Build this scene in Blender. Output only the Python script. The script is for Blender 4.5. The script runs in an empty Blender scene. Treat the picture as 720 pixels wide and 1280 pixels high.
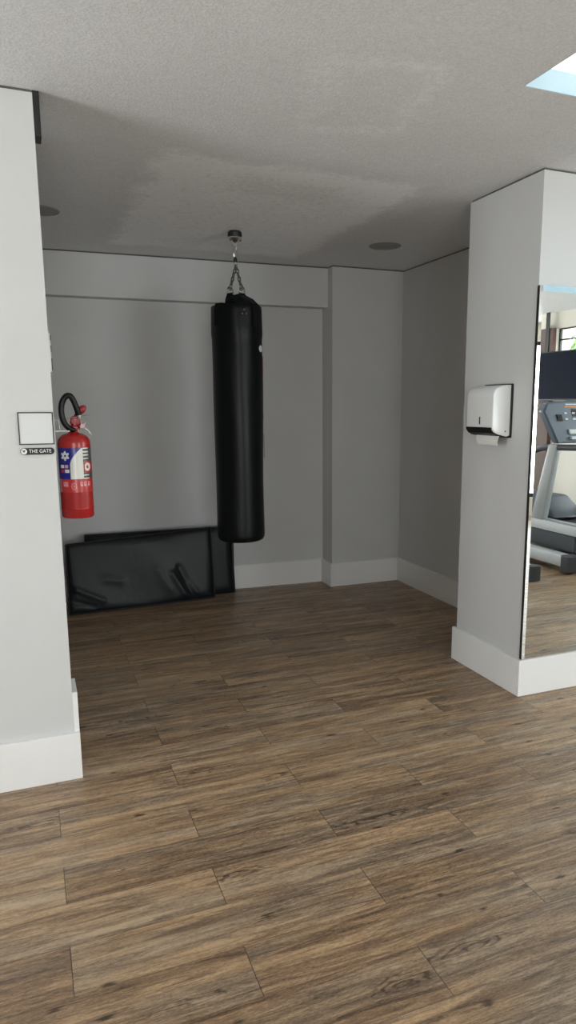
import bpy, bmesh, math, random
from mathutils import Vector, Matrix
random.seed(7)
C = bpy.context.scene.collection
PI = math.pi

# ------------------------------------------------------------------ camera
H = 2.589                                  # ceiling height
yaw, pitch, roll = 0.3876, -0.1757, -0.0021
F, CX, CY = 882.29, 398.07, 664.61
fw = Vector((math.sin(yaw)*math.cos(pitch), math.cos(yaw)*math.cos(pitch), math.sin(pitch)))
rt = Vector((math.cos(yaw), -math.sin(yaw), 0)); up = rt.cross(fw)
r2 = rt*math.cos(roll) + up*math.sin(roll); u2 = -rt*math.sin(roll) + up*math.cos(roll)
cd = bpy.data.cameras.new('camera'); cam = bpy.data.objects.new('camera', cd); C.objects.link(cam)
cam.matrix_world = Matrix(((r2.x, u2.x, -fw.x, 0), (r2.y, u2.y, -fw.y, 0), (r2.z, u2.z, -fw.z, 1.5), (0, 0, 0, 1)))
cd.sensor_fit = 'VERTICAL'; cd.sensor_height = 36; cd.sensor_width = 20.25
cd.lens = 36*F/1280
cd.shift_x = -(CX-360)/1280; cd.shift_y = (CY-640)/1280
cd.clip_start = .02; cd.clip_end = 200
bpy.context.scene.camera = cam

# ------------------------------------------------------------------ world, light, exposure
sc = bpy.context.scene
sc.view_settings.view_transform = 'Standard'; sc.view_settings.look = 'None'
sc.view_settings.gamma = 1; sc.view_settings.use_curve_mapping = False
sc.view_settings.exposure = 0.0
sc.cycles.use_denoising = True
sc.cycles.max_bounces = 14; sc.cycles.diffuse_bounces = 9; sc.cycles.glossy_bounces = 5
sc.cycles.transparent_max_bounces = 16
sc.cycles.sample_clamp_indirect = 6

SKY = 10.9
w = bpy.data.worlds.new('sky'); sc.world = w; w.use_nodes = True
nt = w.node_tree; nt.nodes.clear()
tc = nt.nodes.new('ShaderNodeTexCoord'); sp = nt.nodes.new('ShaderNodeSeparateXYZ')
cr = nt.nodes.new('ShaderNodeValToRGB'); bg = nt.nodes.new('ShaderNodeBackground'); wo = nt.nodes.new('ShaderNodeOutputWorld')
mr = nt.nodes.new('ShaderNodeMapRange'); mr.inputs[1].default_value = -1; mr.inputs[2].default_value = 1
nt.links.new(tc.outputs['Generated'], sp.inputs[0]); nt.links.new(sp.outputs[2], mr.inputs[0])
nt.links.new(mr.outputs[0], cr.inputs[0]); nt.links.new(cr.outputs[0], bg.inputs[0]); nt.links.new(bg.outputs[0], wo.inputs[0])
e = cr.color_ramp.elements
e[0].position = 0; e[0].color = (1.15, 1.15, 1.13, 1)  # half below the horizon, brightened to throw light up at the ceiling
e[1].position = 1; e[1].color = (.20, .245, .29, 1)
k = e.new(.49); k.color = (1.20, 1.20, 1.18, 1)
k = e.new(.52); k.color = (.99, 1.0, 1.01, 1)
bg.inputs[1].default_value = SKY

def portal(name, loc, rot, sx, sy):
    l = bpy.data.lights.new(name, 'AREA'); l.shape = 'RECTANGLE'; l.size = sx; l.size_y = sy
    l.cycles.is_portal = True
    o = bpy.data.objects.new(name, l); C.objects.link(o); o.location = loc; o.rotation_euler = rot
# sky light enters through the skylight, the big rear window and the high side window
SKX0, SKX1, SKY0, SKY1 = 1.67, 4.1, 1.60, 2.207
BW = (3.3, 5.5, .25, 2.35)              # rear window x0 x1 z0 z1
portal('skylight_daylight', ((SKX0+SKX1)/2, (SKY0+SKY1)/2, H+.09), (0, 0, 0), SKX1-SKX0, SKY1-SKY0)
portal('rear_window_daylight', ((BW[0]+BW[1])/2, -3.52, (BW[2]+BW[3])/2), (PI/2, 0, 0), BW[1]-BW[0], BW[3]-BW[2])
LW = (1.0, 2.4, .10, 1.90)                # left window added to light the pillar side: y0 y1 z0 z1
CW = (-1.1, .5, .10, 2.30)               # rear glazing added to light the alcove and left wall: x0 x1 z0 z1
portal('added_rear_daylight', ((CW[0]+CW[1])/2, -3.52, (CW[2]+CW[3])/2), (PI/2, 0, 0), CW[1]-CW[0], CW[3]-CW[2])
portal('added_left_daylight', (-3.02, (LW[0]+LW[1])/2, (LW[2]+LW[3])/2), (0, -PI/2, 0), LW[3]-LW[2], LW[1]-LW[0])
RW = (-.50, 1.60, .35, 2.06)              # right window added to light the floor by the treadmill: y0 y1 z0 z1
portal('added_right_daylight', (5.9, (RW[0]+RW[1])/2, (RW[2]+RW[3])/2), (0, PI/2, 0), RW[3]-RW[2], RW[1]-RW[0])
portal('side_window_daylight', (5.9, .35, 2.26), (0, PI/2, 0), .28, 3.1)

# ------------------------------------------------------------------ materials
def N(nt, t, **kw):
    n = nt.nodes.new('ShaderNode'+t)
    for k, v in kw.items(): setattr(n, k, v)
    return n
def mat(name, col, rough=.5, metal=0, bump=None, spec=None, var=None):
    """plain principled material; bump=(scale, strength, distance), var=(scale, amount) gentle tone variation"""
    m = bpy.data.materials.new(name); m.use_nodes = True; nt = m.node_tree
    b = nt.nodes['Principled BSDF']; L = nt.links.new
    b.inputs['Base Color'].default_value = (*col, 1); b.inputs['Roughness'].default_value = rough; b.inputs['Metallic'].default_value = metal
    if spec is not None: b.inputs['Specular IOR Level'].default_value = spec
    t = N(nt, 'TexCoord')
    if bump:
        n = N(nt, 'TexNoise'); n.inputs['Scale'].default_value = bump[0]; n.inputs['Detail'].default_value = 4
        L(t.outputs['Object'], n.inputs['Vector'])
        bp = N(nt, 'Bump'); bp.inputs['Strength'].default_value = bump[1]; bp.inputs['Distance'].default_value = bump[2]
        L(n.outputs[0], bp.inputs['Height']); L(bp.outputs[0], b.inputs['Normal'])
    sc_, am = var or (6, .04)
    n = N(nt, 'TexNoise'); n.inputs['Scale'].default_value = sc_; n.inputs['Detail'].default_value = 5
    L(t.outputs['Object'], n.inputs['Vector'])
    r = N(nt, 'MapRange'); r.inputs[1].default_value = .3; r.inputs[2].default_value = .7; r.inputs[3].default_value = 1-am; r.inputs[4].default_value = 1+am
    L(n.outputs[0], r.inputs[0])
    mx = N(nt, 'VectorMath', operation='SCALE'); mx.inputs[0].default_value = col; L(r.outputs[0], mx.inputs['Scale'])
    L(mx.outputs[0], b.inputs['Base Color'])
    return m

M = {}
M['wall'] = mat('light grey wall paint', (.59, .594, .597), .75, bump=(140, .35, .002), spec=.3, var=(3, .02))
M['wall_lobby'] = mat('cream wall paint', (.78, .75, .67), .8, var=(3, .02))
M['board'] = mat('white painted skirting', (.81, .81, .805), .35, var=(4, .015))
M['gap'] = mat('dark shadow gap', (.10, .098, .09), .8)
M['black_vinyl'] = mat('black vinyl', (.006, .0075, .009), .36, bump=(3.5, .35, .02), var=(5, .15), spec=.22)
M['black_leather'] = mat('black bag leather', (.004, .005, .0055), .36, bump=(260, .2, .001), var=(8, .15), spec=.18)
M['webbing'] = mat('black webbing', (.004, .004, .005), .7, bump=(500, .5, .001), spec=.2)
M['seam'] = mat('black seam piping', (.004, .004, .005), .6)
M['chrome'] = mat('chrome', (.75, .75, .74), .18, 1)
M['steel'] = mat('dull steel', (.42, .41, .39), .38, 1)
M['chain'] = mat('dark steel chain', (.16, .155, .15), .4, 1)
M['black_metal'] = mat('black painted metal', (.012, .012, .011), .5)
M['black_plastic'] = mat('black plastic', (.007, .007, .008), .4, spec=.25)
M['white_plastic'] = mat('white glossy plastic', (.74, .75, .75), .22, var=(3, .01))
M['paper'] = mat('paper towel', (.78, .76, .74), .9, bump=(80, .5, .002))
M['red'] = mat('red extinguisher paint', (.34, .013, .012), .26, var=(10, .06))
M['red_dark'] = mat('red lever paint', (.24, .008, .014), .35)
M['rubber'] = mat('black rubber', (.004, .004, .004), .35, spec=.25)
M['brass'] = mat('brass', (.55, .38, .16), .3, 1)
M['panel'] = mat('white sign panel', (.60, .61, .62), .4, var=(3, .01))
M['blue'] = mat('label blue', (.006, .010, .20), .3)
M['lwhite'] = mat('label white', (.66, .66, .62), .3)
M['lgrey'] = mat('label grey print', (.07, .07, .07), .3)
M['lred'] = mat('label red', (.45, .025, .025), .3)
M['lpink'] = mat('label pale print', (.62, .30, .30), .35)
M['acrylic'] = mat('pale bracket', (.62, .63, .62), .3)
M['speaker'] = mat('grey grille', (.30, .295, .285), .7, var=(300, .25))
M['tread_grey'] = mat('grey machine enamel', (.33, .35, .36), .35)
M['tread_light'] = mat('silver machine paint', (.55, .58, .60), .32)
M['tread_dark'] = mat('charcoal machine plastic', (.045, .05, .06), .45)
M['console'] = mat('blue grey console plastic', (.10, .13, .17), .4)
M['belt'] = mat('black running belt', (.02, .02, .022), .7, bump=(200, .4, .001))
M['orange'] = mat('orange print', (.70, .28, .10), .5)
M['screen'] = mat('dark television glass', (.006, .009, .020), .6, spec=.04)
M['leaf'] = mat('green leaves', (.16, .30, .08), .6, var=(3, .5))
M['ground'] = mat('outside paving', (.35, .33, .30), .9)

def glass():
    m = bpy.data.materials.new('clear window glass'); m.use_nodes = True; nt = m.node_tree; nt.nodes.clear()
    o = N(nt, 'OutputMaterial'); mx = N(nt, 'MixShader'); t = N(nt, 'BsdfTransparent'); g = N(nt, 'BsdfGlossy')
    g.inputs['Roughness'].default_value = .02; t.inputs[0].default_value = (.95, .97, .97, 1)
    fr = N(nt, 'Fresnel'); fr.inputs[0].default_value = 1.4
    ge = N(nt, 'NewGeometry'); inv = N(nt, 'Math', operation='SUBTRACT'); inv.inputs[0].default_value = 1; mu = N(nt, 'Math', operation='MULTIPLY')
    nt.links.new(ge.outputs['Backfacing'], inv.inputs[1]); nt.links.new(inv.outputs[0], mu.inputs[0]); nt.links.new(fr.outputs[0], mu.inputs[1]); nt.links.new(mu.outputs[0], mx.inputs[0]); nt.links.new(t.outputs[0], mx.inputs[1]); nt.links.new(g.outputs[0], mx.inputs[2]); nt.links.new(mx.outputs[0], o.inputs[0])
    return m
M['glass'] = glass()
def frosted():
    m = bpy.data.materials.new('frosted skylight pane'); m.use_nodes = True; nt = m.node_tree; nt.nodes.clear()
    o = N(nt, 'OutputMaterial'); t = N(nt, 'BsdfTranslucent'); t.inputs[0].default_value = (.36, .415, .43, 1)
    nt.links.new(t.outputs[0], o.inputs[0]); return m
def mirror():
    m = bpy.data.materials.new('silvered mirror'); m.use_nodes = True; nt = m.node_tree
    b = nt.nodes['Principled BSDF']; b.inputs['Base Color'].default_value = (.90, .93, .92, 1); b.inputs['Metallic'].default_value = 1; b.inputs['Roughness'].default_value = .004
    return m
M['mirror'] = mirror()

def brick():
    m = bpy.data.materials.new('red brown brick'); m.use_nodes = True; nt = m.node_tree; L = nt.links.new
    b = nt.nodes['Principled BSDF']; t = N(nt, 'TexCoord'); mp = N(nt, 'Mapping'); mp.inputs['Rotation'].default_value = (PI/2, 0, PI/2)
    br = N(nt, 'TexBrick'); br.inputs['Color1'].default_value = (.12, .05, .045, 1); br.inputs['Color2'].default_value = (.18, .08, .07, 1); br.inputs['Mortar'].default_value = (.14, .10, .09, 1)
    br.inputs['Scale'].default_value = 1; br.inputs['Brick Width'].default_value = .22; br.inputs['Row Height'].default_value = .07; br.inputs['Mortar Size'].default_value = .006
    L(t.outputs['Object'], mp.inputs[0]); L(mp.outputs[0], br.inputs[0]); L(br.outputs[0], b.inputs['Base Color']); b.inputs['Roughness'].default_value = .8
    return m
M['brick'] = brick()

def math_(nt, op, a, b=None, c=None):
    n = N(nt, 'Math', operation=op)
    for i, v in enumerate((a, b, c)):
        if v is None: continue
        if isinstance(v, (int, float)): n.inputs[i].default_value = v
        else: nt.links.new(v, n.inputs[i])
    return n.outputs[0]

def ceiling_mat():
    """rough sprayed plaster with two faintly lighter patches"""
    m = bpy.data.materials.new('sprayed plaster ceiling'); m.use_nodes = True; nt = m.node_tree; L = nt.links.new
    b = nt.nodes['Principled BSDF']; b.inputs['Roughness'].default_value = .9; b.inputs['Specular IOR Level'].default_value = .2
    t = N(nt, 'TexCoord'); s = N(nt, 'SeparateXYZ'); L(t.outputs['Object'], s.inputs[0]); x, y = s.outputs[0], s.outputs[1]
    nz = N(nt, 'TexNoise'); nz.inputs['Scale'].default_value = 5; nz.inputs['Detail'].default_value = 6; L(t.outputs['Object'], nz.inputs['Vector'])
    wob = math_(nt, 'MULTIPLY', math_(nt, 'SUBTRACT', nz.outputs[0], .5), .22)
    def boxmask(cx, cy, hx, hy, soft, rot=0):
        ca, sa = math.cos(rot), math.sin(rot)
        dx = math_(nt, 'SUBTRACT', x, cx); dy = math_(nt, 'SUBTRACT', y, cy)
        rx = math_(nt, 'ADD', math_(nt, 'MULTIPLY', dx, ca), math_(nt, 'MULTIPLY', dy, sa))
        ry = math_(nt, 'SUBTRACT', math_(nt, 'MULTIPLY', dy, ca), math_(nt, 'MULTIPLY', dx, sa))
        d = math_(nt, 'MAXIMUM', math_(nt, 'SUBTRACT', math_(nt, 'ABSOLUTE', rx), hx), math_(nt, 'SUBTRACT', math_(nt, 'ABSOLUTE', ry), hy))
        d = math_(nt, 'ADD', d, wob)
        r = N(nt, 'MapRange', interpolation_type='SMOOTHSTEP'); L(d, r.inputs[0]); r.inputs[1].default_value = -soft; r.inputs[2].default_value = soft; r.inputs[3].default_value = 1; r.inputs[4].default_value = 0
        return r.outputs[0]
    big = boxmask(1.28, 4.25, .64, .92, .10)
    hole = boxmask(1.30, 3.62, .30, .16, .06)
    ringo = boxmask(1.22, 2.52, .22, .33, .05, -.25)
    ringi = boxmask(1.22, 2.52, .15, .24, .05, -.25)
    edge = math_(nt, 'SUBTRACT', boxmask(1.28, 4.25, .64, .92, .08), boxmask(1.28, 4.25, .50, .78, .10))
    add = math_(nt, 'MULTIPLY', big, PATCH[0])  # patches raise the base colour, mottled by noise further down
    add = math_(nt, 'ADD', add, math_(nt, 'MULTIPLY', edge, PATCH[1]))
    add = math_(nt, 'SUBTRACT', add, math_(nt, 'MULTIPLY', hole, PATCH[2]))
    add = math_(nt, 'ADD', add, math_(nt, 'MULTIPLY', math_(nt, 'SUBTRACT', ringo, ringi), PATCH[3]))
    fine = N(nt, 'TexNoise'); fine.inputs['Scale'].default_value = 105; fine.inputs['Detail'].default_value = 5; fine.inputs['Roughness'].default_value = .75; L(t.outputs['Object'], fine.inputs['Vector'])
    cloud = N(nt, 'TexNoise'); cloud.inputs['Scale'].default_value = 1.3; cloud.inputs['Detail'].default_value = 5; L(t.outputs['Object'], cloud.inputs['Vector'])
    v = math_(nt, 'ADD', .76, math_(nt, 'MULTIPLY', math_(nt, 'SUBTRACT', cloud.outputs[0], .5), .10))
    v = math_(nt, 'ADD', v, math_(nt, 'MULTIPLY', math_(nt, 'SUBTRACT', fine.outputs[0], .5), .48))
    mid = N(nt, 'TexNoise'); mid.inputs['Scale'].default_value = 38; mid.inputs['Detail'].default_value = 4; mid.inputs['Roughness'].default_value = .7; L(t.outputs['Object'], mid.inputs['Vector'])
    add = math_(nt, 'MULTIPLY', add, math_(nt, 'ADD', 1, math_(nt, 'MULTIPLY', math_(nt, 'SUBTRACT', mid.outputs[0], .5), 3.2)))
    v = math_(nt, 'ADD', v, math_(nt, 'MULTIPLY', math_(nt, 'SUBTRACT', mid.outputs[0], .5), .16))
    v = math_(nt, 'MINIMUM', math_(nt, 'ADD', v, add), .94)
    cb = N(nt, 'CombineXYZ'); L(v, cb.inputs[0]); L(math_(nt, 'MULTIPLY', v, 1.008), cb.inputs[1]); L(math_(nt, 'MULTIPLY', v, 1.035), cb.inputs[2])
    L(cb.outputs[0], b.inputs['Base Color'])
    bp = N(nt, 'Bump'); bp.inputs['Strength'].default_value = .9; bp.inputs['Distance'].default_value = .006
    L(fine.outputs[0], bp.inputs['Height']); L(bp.outputs[0], b.inputs['Normal'])
    return m
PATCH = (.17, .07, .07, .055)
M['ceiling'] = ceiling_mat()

def floor_mat():
    """wood-look vinyl planks 0.907 x 0.1855 m in half bond, grain along x"""
    m = bpy.data.materials.new('wood plank floor'); m.use_nodes = True; nt = m.node_tree; L = nt.links.new
    b = nt.nodes['Principled BSDF']
    t = N(nt, 'TexCoord'); s = N(nt, 'SeparateXYZ'); L(t.outputs['Object'], s.inputs[0]); x, y = s.outputs[0], s.outputs[1]
    v = math_(nt, 'DIVIDE', math_(nt, 'SUBTRACT', y, .0375), .1855)
    row = math_(nt, 'FLOOR', v); odd = math_(nt, 'FLOORED_MODULO', row, 2)
    u = math_(nt, 'ADD', math_(nt, 'DIVIDE', math_(nt, 'SUBTRACT', x, .013), .907), math_(nt, 'MULTIPLY', math_(nt, 'SUBTRACT', 1, odd), .5))
    pid = math_(nt, 'FLOOR', u)
    cv = N(nt, 'CombineXYZ'); L(pid, cv.inputs[0]); L(row, cv.inputs[1])
    wn = N(nt, 'TexWhiteNoise', noise_dimensions='3D'); L(cv.outputs[0], wn.inputs[0])
    rs = N(nt, 'SeparateColor'); L(wn.outputs[1], rs.inputs[0])
    # seams
    fu = math_(nt, 'SUBTRACT', u, pid); fv = math_(nt, 'SUBTRACT', v, row)
    du = math_(nt, 'MULTIPLY', math_(nt, 'MINIMUM', fu, math_(nt, 'SUBTRACT', 1, fu)), .907)
    dv = math_(nt, 'MULTIPLY', math_(nt, 'MINIMUM', fv, math_(nt, 'SUBTRACT', 1, fv)), .1855)
    def line(d, wd):
        r = N(nt, 'MapRange'); L(d, r.inputs[0]); r.inputs[1].default_value = wd*.4; r.inputs[2].default_value = wd; r.inputs[3].default_value = 1; r.inputs[4].default_value = 0
        return r.outputs[0]
    seam = math_(nt, 'MAXIMUM', line(du, .0018), math_(nt, 'MULTIPLY', line(dv, .0014), .55))
    # plank-local coordinates
    def coords(sx, sy, off):
        a = math_(nt, 'ADD', math_(nt, 'MULTIPLY', x, sx), math_(nt, 'MULTIPLY', rs.outputs[0], 37+off))
        c = math_(nt, 'ADD', math_(nt, 'MULTIPLY', y, sy), math_(nt, 'MULTIPLY', rs.outputs[1], 23+off))
        q = N(nt, 'CombineXYZ'); L(a, q.inputs[0]); L(c, q.inputs[1]); L(math_(nt, 'MULTIPLY', rs.outputs[2], 11), q.inputs[2])
        return q.outputs[0]
    def noise(vec, det, rgh, dist):
        n = N(nt, 'TexNoise'); n.inputs['Scale'].default_value = 1; n.inputs['Detail'].default_value = det; n.inputs['Roughness'].default_value = rgh; n.inputs['Distortion'].default_value = dist
        L(vec, n.inputs['Vector']); return n.outputs[0]
    broad = noise(coords(.9, 15, 0), 3, .55, .4)
    streak = noise(coords(5.0, 58, 3), 7, .74, .9)
    fine = noise(coords(70, 300, 5), 4, .8, .2)
    # wavy cathedral figure, shown only in elongated spots
    wv = N(nt, 'TexVoronoi', voronoi_dimensions='2D'); wv.inputs['Scale'].default_value = 1; wv.inputs['Randomness'].default_value = .9; L(coords(1.7, 6.5, 7), wv.inputs['Vector'])
    wc = N(nt, 'SeparateColor'); L(wv.outputs['Color'], wc.inputs[0])
    wob_ = noise(coords(9, 30, 11), 2, .5, .5)
    arcs = math_(nt, 'SINE', math_(nt, 'ADD', math_(nt, 'MULTIPLY', wv.outputs['Distance'], 60), math_(nt, 'MULTIPLY', wob_, 26)))
    sm = N(nt, 'MapRange', interpolation_type='SMOOTHSTEP'); L(math_(nt, 'ADD', wv.outputs['Distance'], math_(nt, 'MULTIPLY', math_(nt, 'SUBTRACT', wob_, .5), .8)), sm.inputs[0]); sm.inputs[1].default_value = .10; sm.inputs[2].default_value = .36; sm.inputs[3].default_value = 1; sm.inputs[4].default_value = 0
    # confine the figure to a narrow lens running along the plank
    vy = math_(nt, 'MULTIPLY', math_(nt, 'ABSOLUTE', math_(nt, 'SUBTRACT', math_(nt, 'ADD', fv, math_(nt, 'MULTIPLY', math_(nt, 'SUBTRACT', wob_, .5), .3)), math_(nt, 'ADD', .25, math_(nt, 'MULTIPLY', rs.outputs[1], .5)))), 1)
    lens = N(nt, 'MapRange', interpolation_type='SMOOTHSTEP'); L(vy, lens.inputs[0]); lens.inputs[1].default_value = .05; lens.inputs[2].default_value = .20; lens.inputs[3].default_value = 1; lens.inputs[4].default_value = 0
    cath = math_(nt, 'MULTIPLY', math_(nt, 'MULTIPLY', math_(nt, 'MAXIMUM', arcs, 0), math_(nt, 'MULTIPLY', sm.outputs[0], lens.outputs[0])), math_(nt, 'MULTIPLY', math_(nt, 'GREATER_THAN', wc.outputs[0], .5), .5))
    # knots
    vo = N(nt, 'TexVoronoi', voronoi_dimensions='2D'); vo.inputs['Scale'].default_value = 1; L(coords(2.3, 5.5, 13), vo.inputs['Vector'])
    kn = N(nt, 'MapRange', interpolation_type='SMOOTHSTEP'); L(math_(nt, 'ADD', vo.outputs['Distance'], math_(nt, 'MULTIPLY', math_(nt, 'SUBTRACT', streak, .5), .22)), kn.inputs[0])
    kn.inputs[1].default_value = .012; kn.inputs[2].default_value = .060; kn.inputs[3].default_value = 1; kn.inputs[4].default_value = 0
    ks = N(nt, 'SeparateColor'); L(vo.outputs['Color'], ks.inputs[0])
    knot = math_(nt, 'MULTIPLY', kn.outputs[0], math_(nt, 'GREATER_THAN', ks.outputs[0], .6))
    # tone 0 dark .. 1 light
    tone = math_(nt, 'ADD', math_(nt, 'MULTIPLY', math_(nt, 'SUBTRACT', broad, .5), 1.2), .62)
    tone = math_(nt, 'ADD', tone, math_(nt, 'MULTIPLY', math_(nt, 'SUBTRACT', streak, .5), 2.3))
    tone = math_(nt, 'ADD', tone, math_(nt, 'MULTIPLY', math_(nt, 'SUBTRACT', fine, .5), 1.3))
    tone = math_(nt, 'ADD', tone, math_(nt, 'MULTIPLY', math_(nt, 'SUBTRACT', rs.outputs[2], .5), .16))
    tone = math_(nt, 'SUBTRACT', tone, .05)
    tone = math_(nt, 'SUBTRACT', tone, cath)
    r = N(nt, 'ValToRGB'); L(tone, r.inputs[0]); e = r.color_ramp.elements
    e[0].position = 0; e[0].color = (.080, .047, .027, 1)
    e[1].position = 1; e[1].color = (.56, .375, .215, 1)
    for p_, c_ in ((.25, (.160, .100, .060, 1)), (.5, (.265, .168, .096, 1)), (.72, (.385, .255, .147, 1))):
        q = e.new(p_); q.color = c_
    # greyer in places
    gr = N(nt, 'MixRGB'); gm = N(nt, 'MapRange'); L(noise(coords(1.5, 9, 17), 1, .5, .2), gm.inputs[0]); gm.inputs[1].default_value = .45; gm.inputs[2].default_value = .62; gm.inputs[4].default_value = .38
    bw = N(nt, 'RGBToBW'); L(r.outputs[0], bw.inputs[0]); gc = N(nt, 'CombineXYZ')
    L(math_(nt, 'MULTIPLY', bw.outputs[0], 1.13), gc.inputs[0]); L(math_(nt, 'MULTIPLY', bw.outputs[0], .965), gc.inputs[1]); L(math_(nt, 'MULTIPLY', bw.outputs[0], .76), gc.inputs[2])
    L(gm.outputs[0], gr.inputs[0]); L(r.outputs[0], gr.inputs[1]); L(gc.outputs[0], gr.inputs[2])
    k1 = N(nt, 'MixRGB'); L(math_(nt, 'MULTIPLY', knot, .85), k1.inputs[0]); L(gr.outputs[0], k1.inputs[1]); k1.inputs[2].default_value = (.030, .018, .012, 1)
    k2 = N(nt, 'MixRGB'); L(math_(nt, 'MULTIPLY', seam, .75), k2.inputs[0]); L(k1.outputs[0], k2.inputs[1]); k2.inputs[2].default_value = (.022, .014, .009, 1)
    L(k2.outputs[0], b.inputs['Base Color'])
    rr = N(nt, 'MapRange'); L(streak, rr.inputs[0]); rr.inputs[3].default_value = .46; rr.inputs[4].default_value = .33; b.inputs['Specular IOR Level'].default_value = .5; L(rr.outputs[0], b.inputs['Roughness'])
    hgt = math_(nt, 'SUBTRACT', math_(nt, 'ADD', math_(nt, 'MULTIPLY', streak, .5), math_(nt, 'MULTIPLY', fine, .5)), math_(nt, 'MULTIPLY', seam, 2))
    bp = N(nt, 'Bump'); bp.inputs['Strength'].default_value = .35; bp.inputs['Distance'].default_value = .0012; L(hgt, bp.inputs['Height']); L(bp.outputs[0], b.inputs['Normal'])
    return m
M['floor'] = floor_mat()

# ------------------------------------------------------------------ mesh helpers
def box(bm, x0, x1, y0, y1, z0, z1, bev=0, seg=2):
    r = bmesh.ops.create_cube(bm, size=1, matrix=Matrix.Translation(((x0+x1)/2, (y0+y1)/2, (z0+z1)/2)) @ Matrix.Diagonal((x1-x0, y1-y0, z1-z0, 1)))
    if bev:
        es = list({e for v in r['verts'] for e in v.link_edges})
        bmesh.ops.bevel(bm, geom=es, offset=bev, segments=seg, affect='EDGES', profile=.5)
def hexa(bm, pts, bev=0, seg=2):
    """8 points: bottom ring of four then top ring of four"""
    v = [bm.verts.new(p) for p in pts]
    fs = [bm.faces.new([v[i] for i in q]) for q in ((3, 2, 1, 0), (4, 5, 6, 7), (0, 1, 5, 4), (1, 2, 6, 5), (2, 3, 7, 6), (3, 0, 4, 7))]
    bmesh.ops.recalc_face_normals(bm, faces=fs)
    if bev:
        bmesh.ops.bevel(bm, geom=list({e for f in fs for e in f.edges}), offset=bev, segments=seg, affect='EDGES', profile=.5)
def lathe(bm, prof, c=(0, 0), seg=48, fn=None):
    rings = []
    for (r, z) in prof:
        if r < 1e-6: rings.append([bm.verts.new((c[0], c[1], z))]); continue
        ring = []
        for i in range(seg):
            a = 2*PI*i/seg; rr = fn(r, a, z) if fn else r
            ring.append(bm.verts.new((c[0]+rr*math.cos(a), c[1]+rr*math.sin(a), z)))
        rings.append(ring)
    for A, B in zip(rings, rings[1:]):
        for i in range(seg):
            j = (i+1) % seg
            if len(A) == 1 and len(B) == 1: continue
            if len(A) == 1: bm.faces.new((A[0], B[j], B[i]))
            elif len(B) == 1: bm.faces.new((A[i], A[j], B[0]))
            else: bm.faces.new((A[i], A[j], B[j], B[i]))
def tube(bm, pts, r, seg=10, closed=False, caps=True):
    pts = [Vector(p) for p in pts]; n = len(pts); rings = []
    t0 = (pts[1]-pts[0]).normalized(); nrm = t0.orthogonal().normalized()
    for i, p in enumerate(pts):
        if closed: t = (pts[(i+1) % n]-pts[i-1]).normalized()
        else: t = (pts[min(i+1, n-1)]-pts[max(i-1, 0)]).normalized()
        nrm = (nrm-t*nrm.dot(t)).normalized(); bi = t.cross(nrm)
        rr = r[i] if isinstance(r, (list, tuple)) else r
        rings.append([bm.verts.new(p+nrm*rr*math.cos(2*PI*k/seg)+bi*rr*math.sin(2*PI*k/seg)) for k in range(seg)])
    for i in range(n if closed else n-1):
        A, B = rings[i], rings[(i+1) % n]
        if closed and i == n-1:
            off = min(range(seg), key=lambda o: (A[0].co-B[o].co).length); B = B[off:]+B[:off]
        for k in range(seg): bm.faces.new((A[k], A[(k+1) % seg], B[(k+1) % seg], B[k]))
    if caps and not closed: bm.faces.new(rings[0][::-1]); bm.faces.new(rings[-1])
def spline(P, n=8):
    P = [Vector(p) for p in P]; out = []
    for i in range(len(P)-1):
        a, b, c, d = P[max(i-1, 0)], P[i], P[i+1], P[min(i+2, len(P)-1)]
        for k in range(n):
            t = k/n; out.append(.5*((2*b)+(c-a)*t+(2*a-5*b+4*c-d)*t*t+(3*b-a-3*c+d)*t**3))
    return out+[P[-1]]
def torus(bm, c, R, r, ax1, ax2, stretch=1, seg=20, ts=8):
    a1, a2 = Vector(ax1).normalized(), Vector(ax2).normalized()
    tube(bm, [Vector(c)+a1*R*math.cos(2*PI*i/seg)+a2*R*stretch*math.sin(2*PI*i/seg) for i in range(seg)], r, ts, closed=True)

def obj(name, bm, m, parent=None, smooth=False, label=None):
    bmesh.ops.recalc_face_normals(bm, faces=bm.faces)
    me = bpy.data.meshes.new(name)
    if parent is not None:
        off = parent.location if parent.type == 'EMPTY' else parent.parent.location
        bmesh.ops.translate(bm, verts=bm.verts, vec=-off)
    bm.to_mesh(me); bm.free()
    for mm in (m if isinstance(m, (list, tuple)) else [m]): me.materials.append(mm)
    if smooth:
        me.polygons.foreach_set('use_smooth', [True]*len(me.polygons))
        try: me.set_sharp_from_angle(angle=math.radians(38))
        except Exception: pass
    o = bpy.data.objects.new(name, me); C.objects.link(o)
    if parent is not None: o.parent = parent
    if label: o['label'] = label
    return o
def B(*a, **k):
    bm = bmesh.new(); box(bm, *a, **k); return bm
def thing(name, label, cat, loc, group=None):
    o = bpy.data.objects.new(name, None); C.objects.link(o); o.location = loc; o.empty_display_size = .1
    o['label'] = label; o['category'] = cat
    if group: o['group'] = group
    return o
def tag(o, label, cat, group=None):
    o['label'] = label; o['category'] = cat
    if group: o['group'] = group
    return o
def struct(name, bm, m, label=None):
    o = obj(name, bm, m); o['kind'] = 'structure'
    if label: o['label'] = label
    return o

# ------------------------------------------------------------------ room shell
XL, YL = .095, 2.865           # end corner of the left wall
XR, YR, YR2 = 2.302, 2.855, 3.450   # right pillar
XA, YP, XP = 2.931, 5.332, 2.300    # alcove right wall, pilaster
X1, XW, X0 = -3.0, 5.87, -.7
YBR, YBL = 5.540, 5.655        # back wall y at x=XP and at x=.1 (runs very slightly askew)
def yb(x): return YBR+(XP-x)*(YBL-YBR)/2.2
G = .010                       # shadow gap under the ceiling

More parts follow.
